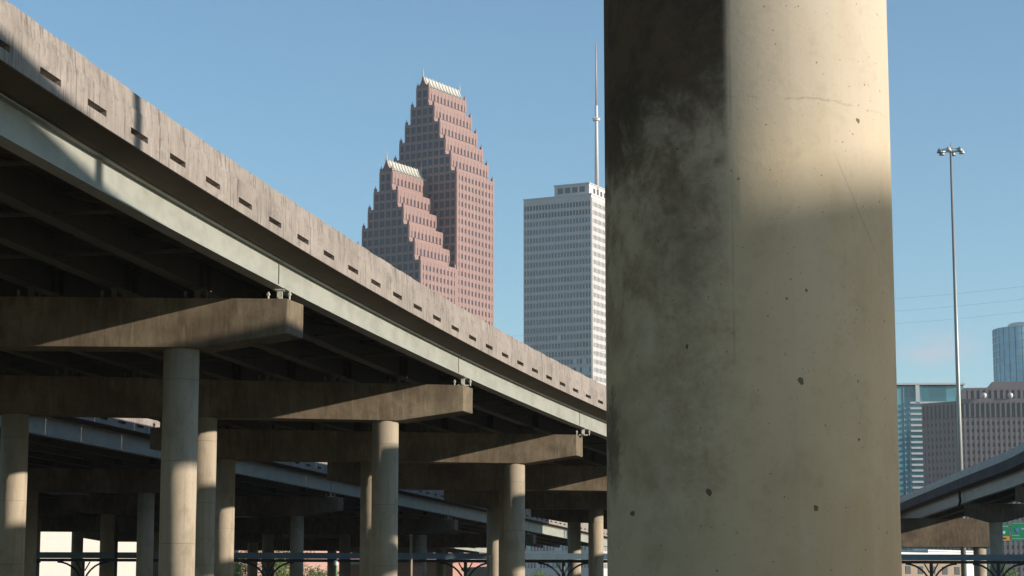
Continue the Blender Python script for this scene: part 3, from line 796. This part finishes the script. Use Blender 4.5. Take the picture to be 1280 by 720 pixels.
# teal glass building
tb = thing('glass_building', ray(1160, 700, 820), 'teal glass office building with white banded floors left of the granite block', 'office building')
TA = 92.0; k0 = ray(1104, 480, 820.0); u1 = Vector((sin(R(TA)), cos(R(TA)), 0)); n1 = Vector((sin(R(TA+90)), cos(R(TA+90)), 0)); zt = k0.z
def at_(a, d, z): v = Vector((k0.x, k0.y, 0))+u1*a+n1*d; return (v.x, v.y, z)
px2m = 820/2700
core = MB(); core.box(at_(15, -12, (zt+GZ)/2-.4), (31, 22, zt-GZ-.8), TA); core.build('curtain_wall', M['glass_teal'], tb)
tr = MB()
tr.box(at_(15, -12, zt), (32, 24.5, .7), TA)
tr.box(at_(12.9, -.3, zt-4), (1.5, 1.2, 7), TA)
for x in (5.2, 7.8, 9.7): tr.box(at_(x, -.9, (zt+GZ)/2-.5), (.12, .3, zt-GZ-1.6), TA)
tr.build('white_frame', M['white_trim'], tb)
bd = MB()
for i in range(30):
    bd.box(at_(19.8, -.35, zt-7.2-2.15*i), (19.6, 1.3, .75), TA)
bd.build('floor_band', M['white_trim'], tb)
dk = MB(); dk.box(at_(19.5, -.93, zt-3.9), (9, .3, 6.2), TA); dk.build('top_glazing', M['glass_teal2'], tb)

# round glass tower
rt = thing('glass_tower', ray(1280, 700, 1200), 'round pale blue glass tower rising behind the granite block at the right edge', 'skyscraper')
cR = ray(1284, 412, 1200.0); rad = 19.0; zt = cR.z
mb = MB(); mb.tube([(cR.x, cR.y, GZ), (cR.x, cR.y, zt)], rad, 64); mb.build('curtain_wall', M['glass_pale'], rt, 'quads')
bd = MB()
for i in range(14): bd.tube([(cR.x, cR.y, zt-.5-4*i), (cR.x, cR.y, zt-.05-4*i)], rad+.15, 64)
bd.build('floor_band', M['white_trim'], rt)
md = MB()
for i in range(32):
    t = 2*pi*i/32
    md.box((cR.x+(rad+.05)*cos(t), cR.y+(rad+.05)*sin(t), zt-28), (.3, .3, 56), 90-math.degrees(t))
md.build('mullion', M['glass_teal2'], rt)
mb = MB(); mb.tube([(cR.x, cR.y, zt), (cR.x, cR.y, zt+2.6), (cR.x, cR.y, zt+3.2)], [11, 10.5, 9.8], 40); mb.build('roof_housing', M['white_trim'], rt, 'quads')

# ------------------------------------------------------------------ high mast light
base = ray(1201, 590, 235.0); tp = ray(1189.5, 188, 235.0)
hm = thing('high_mast_light', (base.x, base.y, GZ), 'very tall thin grey light mast against the sky', 'light mast')
mb = MB(); mb.tube([(base.x, base.y, GZ), (base.x, base.y, (tp.z+GZ)/2), (base.x, base.y, tp.z+.1)], [.33, .235, .125], 16); mb.build('pole', M['galv'], hm, 'quads')
mb = MB(); mb.tube([(base.x, base.y, tp.z), (base.x, base.y, tp.z+.9)], [.05, .02], 8); mb.build('lightning_rod', M['dark_steel'], hm)
mb = MB(); rr = 1.0; n = 24
for i in range(n):
    t0, t1 = 2*pi*i/n, 2*pi*(i+1)/n
    mb.bar((base.x+rr*cos(t0), base.y+rr*sin(t0), tp.z), (base.x+rr*cos(t1), base.y+rr*sin(t1), tp.z), .12, .1)
for i in range(3):
    t = 2*pi*i/3; mb.bar((base.x, base.y, tp.z-.05), (base.x+rr*cos(t), base.y+rr*sin(t), tp.z-.05), .08)
mb.build('lamp_ring', M['galv'], hm)
for i in range(6):
    t = 2*pi*i/6+.15; c = Vector((base.x+(rr+.28)*cos(t), base.y+(rr+.28)*sin(t), tp.z-.1)); d = Vector((cos(t), sin(t), 0))
    mb = MB(); mb.tube([c+Vector((0, 0, .28)), c+Vector((0, 0, .12)), c-Vector((0, 0, .18)), c-Vector((0, 0, .24))], [.10, .22, .34, .29], 12)
    mb.build('lamp', M['mast_light'] if i % 2 == 0 else M['galv'], hm, True)

# ------------------------------------------------------------------ power lines
A = ray(1330, 350, 250); B = ray(930, 380, 262); Cc = ray(250, 420, 262)
def pole(P, lb):
    t = thing('power_pole', (P.x, P.y, GZ), lb, 'power pole', 'power poles')
    mb = MB(); mb.tube([(P.x, P.y, GZ), (P.x, P.y, P.z+.8)], [.45, .25], 14); mb.build('pole', M['galv'], t, 'quads')
    for k in range(3):
        mb = MB(); z = P.z-1.5*k; mb.bar((P.x, P.y-.1, z-.1), (P.x, P.y-.9, z), .1); mb.tube([(P.x, P.y-.85, z), (P.x, P.y-.85, z-.25)], .08, 8); mb.build('insulator_arm', M['galv'], t)
pole(A, 'tall steel power pole past the right frame edge'); pole(B, 'tall steel power pole hidden behind the huge near pillar'); pole(Cc, 'tall steel power pole hidden behind the elevated highway')
for k in range(3):
    cv = MB()
    for P, Q, sag in ((A, B, .6), (B, Cc, 2.2)):
        pts = []
        for i in range(25):
            s = i/24; p_ = P.lerp(Q, s); pts.append((p_.x, p_.y-.85, p_.z-.25-1.5*k-sag*4*s*(1-s)))
        cv.tube(pts, .007, 6)
    tag(cv.build('power_line', M['dark_steel']), ['topmost of the three faint power lines crossing the sky', 'middle of the three faint power lines crossing the sky', 'lowest of the three faint power lines crossing the sky'][k], 'power line', 'faint power lines')

# ------------------------------------------------------------------ low things behind
def lowbox(name, label, cat, px0, px1, ytop, Y, depth, mat, slant=0):
    if slant:       # the wall runs back to the right, so that it faces the sun
        a = ray(px0, ytop, Y); b = a
        for _ in range(12): b = ray(px1, ytop, Y+max(0, (b.x-a.x)*tan(R(slant))))
        t = thing(name, ((a.x+b.x)/2, (a.y+b.y)/2, GZ), label, cat)
        L = math.hypot(b.x-a.x, b.y-a.y); saz = math.degrees(math.atan2(b.x-a.x, b.y-a.y))
        n_ = Vector((-cos(R(saz)), sin(R(saz)), 0)); m_ = (a+b)/2+n_*(depth/2)
        mb = MB(); mb.box((m_.x, m_.y, (a.z+GZ)/2), (L, depth, a.z-GZ), saz); mb.build('wall', mat, t)
        mb = MB(); mb.box((m_.x, m_.y, a.z+.15), (L+.5, depth+.5, .3), saz); mb.build('roof_edge', M['white_trim'], t)
        t['_saz'] = saz
        return t, a, b
    t = thing(name, ((a.x+b.x)/2, Y, GZ), label, cat)
    mb = MB(); mb.box(((a.x+b.x)/2, Y+depth/2, (a.z+GZ)/2), (b.x-a.x, depth, a.z-GZ), 90); mb.build('wall', mat, t)
    mb = MB(); mb.box(((a.x+b.x)/2, Y+depth/2, a.z+.15), (b.x-a.x+.5, depth+.5, .3), 90); mb.build('roof_edge', M['white_trim'], t)
    return t, a, b
def setwin(t, a, b, Y, z, n, w, h, mat='glass_black'):
    if '_saz' in t:
        for i in range(n):
            q = a.lerp(b, (i+.5)/n); sz = t['_saz']
            window_obj(t, Vector((q.x+cos(R(sz))*.03, q.y-sin(R(sz))*.03, z)), sz, w, h, mat)
        return
    for i in range(n):
        x = a.x+(b.x-a.x)*(i+.5)/n
        window_obj(t, Vector((x, Y-.04, z)), 90, w, h, mat)
t, a, b = lowbox('warehouse', 'large cream rendered building seen between the dark columns at lower left', 'building', -160, 297, 628, 560, 30, M['cream'], 40)
setwin(t, a, b, 300, .2, 9, 1.6, 1.1)
t, a, b = lowbox('brick_building', 'pink brick building behind the green trees at lower centre left', 'building', 299, 470, 650, 430, 25, M['brick'], 35)
setwin(t, a, b, 310, 3.2, 8, 1.0, 1.5); setwin(t, a, b, 310, 6.6, 8, 1.0, 1.5)
t, a, b = lowbox('brick_building', 'small reddish brick building between the second and third sunlit columns', 'building', 513, 528, 703, 205, 12, M['brick'], 35)
t, a, b = lowbox('brick_building', 'low reddish brick building behind the third sunlit column', 'building', 566, 600, 702, 260, 14, M['brick'], 35)
t, a, b = lowbox('shed', 'small white shed with ribbed wall right of the third dim column', 'shed', 616, 631, 712, 215, 5, M['white_trim'], 35)
setwin(t, a, b, 215, .6, 3, .25, 1.6)
t, a, b = lowbox('tan_building', 'tan low building beneath the ramp canopy at lower right', 'building', 1095, 1203, 692, 330, 18, M['tan'], 35)
setwin(t, a, b, 330, 4.5, 7, 1.1, 1.4); setwin(t, a, b, 330, 7.6, 7, 1.1, 1.2)
t, a, b = lowbox('white_building', 'small white building end at lower right between the ramp columns', 'building', 1160, 1226, 689, 420, 18, M['white_trim'], 35)

# covered walkway with arched brackets
cy = 160.0
p0 = ray(-120, 692, cy); p1 = ray(1420, 696, cy+2)
cw = thing('walkway_canopy', (0, cy, GZ), 'long blue steel walkway canopy on arched brackets running level across the whole background', 'canopy')
mb = MB(); mb.bar(p0-Vector((0, 0, .1)), p1-Vector((0, 0, .1)), .12, .40); mb.build('fascia', M['blue_steel'], cw)
mb = MB(); mb.bar(p0+Vector((0, 1.6, .10)), p1+Vector((0, 1.6, .10)), 3.2, .08); mb.build('roof_sheet', M['blue_steel'], cw)
mb = MB(); mb.bar(p0+Vector((0, .6, -.42)), p1+Vector((0, .6, -.42)), .2, .22); mb.build('beam', M['dark_steel'], cw)
def cpost(px):
    f = (px+120)/1540; c = p0.lerp(p1, f); c = Vector((c.x, c.y+.6, c.z))
    mb = MB(); mb.tube([(c.x, c.y, GZ), (c.x, c.y, c.z-.5)], .13, 10); ps = mb.build('post', M['dark_steel'], cw)
    for s in (-1, 1):
        mb = MB(); pts = []
        for i in range(9):
            t = i/8*pi/2; pts.append((c.x+s*(1.9-1.9*cos(t)), c.y, c.z-2.6+2.05*sin(t)))
        mb.tube(pts, .07, 8); mb.tube([(c.x+s*.5, c.y, c.z-.55), (c.x+s*.14, c.y, c.z-1.2)], .05, 8)
        mb.build('bracket', M['dark_steel'], ps)
for px in (15, 100, 330, 577, 700, 1163, 1248, 1330): cpost(px)

# thin posts and lamp
def post(px, ytop, Y, r, lb, mat):
    c = ray(px, ytop, Y); t = thing('post', (c.x, c.y, GZ), lb, 'post')
    mb = MB(); mb.tube([(c.x, c.y, GZ), (c.x, c.y, c.z)], r, 12); mb.build('shaft', mat, t, 'quads')
    mb = MB(); mb.tube([(c.x, c.y, c.z), (c.x, c.y, c.z+.1), (c.x, c.y, c.z+.18)], [r*1.5, r*1.5, r*.4], 12); mb.build('post_cap', mat, t)
post(514, 671, 150, .1, 'thin pale post just right of the second sunlit column', M['tan'])
post(611.5, 697, 128, .1, 'short bright post right of the dim column before the third sunlit one', M['column'])
post(146, 655, 150, .12, 'thin dark post in front of the cream building', M['dark_steel'])
c = ray(420, 701, 140)
t = thing('street_lamp', (c.x, c.y, GZ), 'small street lamp with white globe among the dark columns', 'street lamp')
mb = MB(); mb.tube([(c.x, c.y, GZ), (c.x, c.y, c.z-.35)], [.08, .05], 10); mb.build('pole', M['sign_green'], t, 'quads')
mb = MB(); mb.tube([(c.x, c.y, c.z-.36), (c.x, c.y, c.z-.25), (c.x, c.y, c.z-.05), (c.x, c.y, c.z+.03)], [.08, .16, .14, .05], 12); mb.build('lamp_globe', M['sign_white'], t, True)

# highway signs
sg = thing('sign_gantry', ray(1262, 700, 300), 'green highway signs with a yellow strip on a steel gantry at lower right', 'road sign')
Ys = 300.0; k = Ys/F
def rect(px0, px1, y0, y1, d, name, mat, par_, th=.05):
    a = ray(px0, y0, Ys); b = ray(px1, y1, Ys)
    mb = MB(); mb.box(((a.x+b.x)/2, Ys-d, (a.z+b.z)/2), (b.x-a.x, th, a.z-b.z), 90); return mb.build(name, mat, par_)
mb = MB()
za, zb = ray(1262, 658, Ys).z, ray(1262, 672, Ys).z
xs0, xs1 = ray(1240, 660, Ys).x, ray(1345, 660, Ys).x
for z in (za, zb):
    for d in (.4, 1.6): mb.bar((xs0, Ys+d, z), (xs1, Ys+d, z), .14)
nn = 12
for i in range(nn):
    x0 = xs0+(xs1-xs0)*i/nn; x1 = xs0+(xs1-xs0)*(i+1)/nn
    mb.bar((x0, Ys+.4, zb), (x1, Ys+.4, za), .08); mb.bar((x0, Ys+1.6, za), (x1, Ys+1.6, zb), .08)
mb.build('truss', M['galv'], sg)
for x in (xs1,): 
    mb = MB(); mb.tube([(x, Ys+1, GZ), (x, Ys+1, za+.3)], .3, 14); mb.build('post', M['galv'], sg, 'quads')
mb = MB(); mb.tube([(xs0-.2, Ys+1, GZ), (xs0-.2, Ys+1, za+.3)], .3, 14); mb.build('post', M['galv'], sg, 'quads')
pn = rect(1247.5, 1262.5, 655, 670, 0, 'sign_panel', M['sign_green'], sg)
rect(1249, 1262, 670.2, 675.6, .0, 'exit_strip', M['sign_yellow'], sg)
rect(1253, 1258, 672, 674, .04, 'arrow_mark', M['dark_steel'], sg, .04)
c = ray(1254.8, 665.5, Ys); mb = MB(); mb.tube([(c.x, Ys-.03, c.z), (c.x, Ys-.08, c.z)], .2, 16); mb.build('route_marker', M['sign_white'], pn)
rect(1250, 1260, 657.5, 658.7, .04, 'legend', M['sign_text'], pn, .04)
p2n = rect(1263.5, 1300, 653, 676, 0, 'sign_panel', M['sign_green'], sg)
c = ray(1271.5, 662.5, Ys)
mb = MB(); s_ = .26
mb.prism([(c.x-s_, Ys-.07, c.z+s_), (c.x, Ys-.07, c.z+s_*.8), (c.x+s_, Ys-.07, c.z+s_), (c.x+s_*1.1, Ys-.07, c.z), (c.x+s_*.6, Ys-.07, c.z-s_*.8), (c.x, Ys-.07, c.z-s_*1.2), (c.x-s_*.6, Ys-.07, c.z-s_*.8), (c.x-s_*1.1, Ys-.07, c.z)], (0, .04, 0)); mb.build('route_shield', M['sign_blue'], p2n)
for (x0, x1, y0, y1) in ((1265, 1274, 669, 670), (1276, 1290, 660, 662), (1265, 1298, 654, 654.6), (1265, 1290, 673, 673.8)):
    rect(x0, x1, y0, y1, .04, 'legend', M['sign_text'], p2n, .04)

# ------------------------------------------------------------------ trees
def tree(x, y, h, crad, lb, seed):
    rnd = random.Random(seed)
    t = thing('tree', (x, y, GZ), lb, 'tree', 'green trees behind the viaducts')
    mb = MB(); mb.tube([(x, y, GZ), (x+.1, y, GZ+h*.3), (x-.05, y, GZ+h*.6)], [.2, .14, .08], 10)
    clumps = []
    for i in range(16):
        a = rnd.uniform(0, 2*pi); rr_ = crad*rnd.uniform(.1, .8); z = GZ+h*rnd.uniform(.38, .92)
        cpt = Vector((x+rr_*cos(a), y+rr_*sin(a), z)); clumps.append((cpt, crad*rnd.uniform(.25, .45)))
        mb.tube([(x, y, GZ+h*rnd.uniform(.28, .5)), tuple(cpt)], [.06, .02], 6)
    mb.build('trunk', M['bark'], t)
    lf = MB()
    for cpt, r_ in clumps:
        for j in range(330):
            d = Vector((rnd.gauss(0, 1), rnd.gauss(0, 1), rnd.gauss(0, .8))); d = d.normalized()*r_*rnd.uniform(.3, 1.05)**.6
            c = cpt+d; s = rnd.uniform(.07, .15)*(1.5 if crad > 3 else 1)
            u_ = Vector((rnd.gauss(0, 1), rnd.gauss(0, 1), rnd.gauss(0, .6))).normalized(); w_ = u_.orthogonal().normalized()
            lf.v += [tuple(c-u_*s), tuple(c+w_*s*.5), tuple(c+u_*s), tuple(c-w_*s*.5)]; n_ = len(lf.v); lf.f.append((n_-4, n_-3, n_-2, n_-1))
    me = bpy.data.meshes.new('crown'); me.from_pydata(lf.v, [], lf.f); me.materials.append(M['leaf'])
    o = bpy.data.objects.new('crown', me); col.objects.link(o); par(o, t)
for i, (px, ytop, Y, cr, lb) in enumerate((
        (304, 684, 385, 3.6, 'small sunlit tree in front of the pink brick building, left of the dark pier'),
        (350, 679, 380, 5.4, 'broad sunlit tree right of the dark pier before the pink brick building'),
        (392, 698, 390, 4, 'rounded tree beside the street lamp'),
        (503, 701, 380, 3.8, 'tree just right of the second sunlit column'),
        (552, 704, 385, 3.6, 'bright tree just left of the low reddish brick building'),
        (672, 712, 390, 3.6, 'low pale green tree right of the third sunlit column'),
        (1252, 703, 260, 2.6, 'small tree below the green road signs'))):
    c = ray(px, ytop, Y); tree(c.x, Y, c.z-GZ+.2, cr, lb, 30+i)

# ------------------------------------------------------------------ ground
mb = MB(); mb.add([(-1480, -380, GZ), (1480, -380, GZ), (1480, 3150, GZ), (-1480, 3150, GZ)], [(0, 1, 2, 3)])
tag(mb.build('ground', M['ground']), kind='structure')
M['yard'] = concrete('pale bounce ground', (1.1, .88, .58), (.95, .75, .48), .3, (1, 1, 1))  # pale ground added around the camera to bounce warm light
mb = MB(); mb.add([(-70, -60, GZ+.005), (60, -60, GZ+.005), (60, 34, GZ+.005), (-70, 34, GZ+.005)], [(0, 1, 2, 3)]); tag(mb.build('bounce_ground', M['yard']), kind='structure')
mb = MB(); mb.add([(-400, 140, GZ+.004), (400, 140, GZ+.004), (400, 152, GZ+.004), (-400, 152, GZ+.004)], [(0, 1, 2, 3)]); tag(mb.build('road', M['asphalt']), kind='structure')
mb = MB()
for i in range(-60, 60): mb.add([(i*6, 145.9, GZ+.008), (i*6+3, 145.9, GZ+.008), (i*6+3, 146.05, GZ+.008), (i*6, 146.05, GZ+.008)], [(0, 1, 2, 3)])
tag(mb.build('road_markings', M['roadpaint']), kind='structure')
mb = MB(); mb.box((0, 152.15, GZ+.06), (800, .3, .13), 90); mb.box((0, 139.85, GZ+.06), (800, .3, .13), 90); tag(mb.build('kerb', M['kerb']), kind='structure')

HAZE = 0.9e-4
if HAZE:
    mb = MB(); mb.box((0, 1400, 170), (3000, 3600, 360), 90)
    m = bpy.data.materials.new('thin haze'); m.use_nodes = True; n_ = m.node_tree; n_.nodes.remove(n_.nodes['Principled BSDF'])
    v_ = n_.nodes.new('ShaderNodeVolumePrincipled'); v_.inputs['Density'].default_value = HAZE; v_.inputs['Color'].default_value = (.86, .92, 1, 1); v_.inputs['Anisotropy'].default_value = .2
    n_.links.new(v_.outputs[0], n_.nodes['Material Output'].inputs['Volume'])
    tag(mb.build('haze', m), kind='stuff')
# ------------------------------------------------------------------ sky, sun, camera
w = bpy.data.worlds.new('World'); sc.world = w; w.use_nodes = True
nt = w.node_tree; bg = nt.nodes['Background']
sky = nt.nodes.new('ShaderNodeTexSky'); sky.sky_type = 'NISHITA'; sky.sun_disc = False
sky.sun_elevation = R(SUN_EL); sky.sun_rotation = R(SUN_AZ); sky.air_density = 1.0; sky.dust_density = 0.0; sky.ozone_density = 3.0
SKYS = .09
bg.inputs[1].default_value = SKYS
# one faint wisp of cloud low in the sky
tc = nt.nodes.new('ShaderNodeTexCoord')
cd = ray(1172, 436, 1.0).normalized()
sub = nt.nodes.new('ShaderNodeVectorMath'); sub.operation = 'SUBTRACT'; nt.links.new(tc.outputs['Generated'], sub.inputs[0]); sub.inputs[1].default_value = cd
mp = nt.nodes.new('ShaderNodeMapping'); mp.inputs['Scale'].default_value = (42, 42, 100); nt.links.new(sub.outputs[0], mp.inputs[0])
ln = nt.nodes.new('ShaderNodeVectorMath'); ln.operation = 'LENGTH'; nt.links.new(mp.outputs[0], ln.inputs[0])
nz = nt.nodes.new('ShaderNodeTexNoise'); nz.inputs['Scale'].default_value = 1.3; nz.inputs['Detail'].default_value = 5; nt.links.new(mp.outputs[0], nz.inputs['Vector'])
fc = mathn(nt, 'MULTIPLY', mathn(nt, 'MULTIPLY', mathn(nt, 'SUBTRACT', 1.0, ln.outputs['Value'], True), mathn(nt, 'SUBTRACT', mathn(nt, 'MULTIPLY', nz.outputs['Fac'], 3.2), 1.0, True)), .75)
tint = mix(nt, 1.0, sky.outputs[0], (.87, .97, .94), 'MULTIPLY')
cm = mix(nt, fc, tint, (3.6, 3.25, 3.7))
nt.links.new(cm, bg.inputs[0])

sl = bpy.data.lights.new('sun', 'SUN'); sl.energy = 4.2; sl.angle = R(.55); sl.color = (1.0, .90, .79)
so = bpy.data.objects.new('sun', sl); col.objects.link(so)
d = Vector((sin(R(SUN_AZ))*cos(R(SUN_EL)), cos(R(SUN_AZ))*cos(R(SUN_EL)), sin(R(SUN_EL))))
so.rotation_euler = d.to_track_quat('Z', 'Y').to_euler()
cam = bpy.data.cameras.new('camera'); co = bpy.data.objects.new('camera', cam); col.objects.link(co)
cam.sensor_width = 36; cam.lens = 36*F/1280; cam.clip_start = .1; cam.clip_end = 12000
co.location = (0, 0, 0); co.rotation_euler = (pi/2+PITCH, 0, 0)
sc.camera = co
vs = sc.view_settings; vs.view_transform = 'Standard'; vs.look = 'None'; vs.exposure = .95; vs.gamma = 1; vs.use_curve_mapping = False
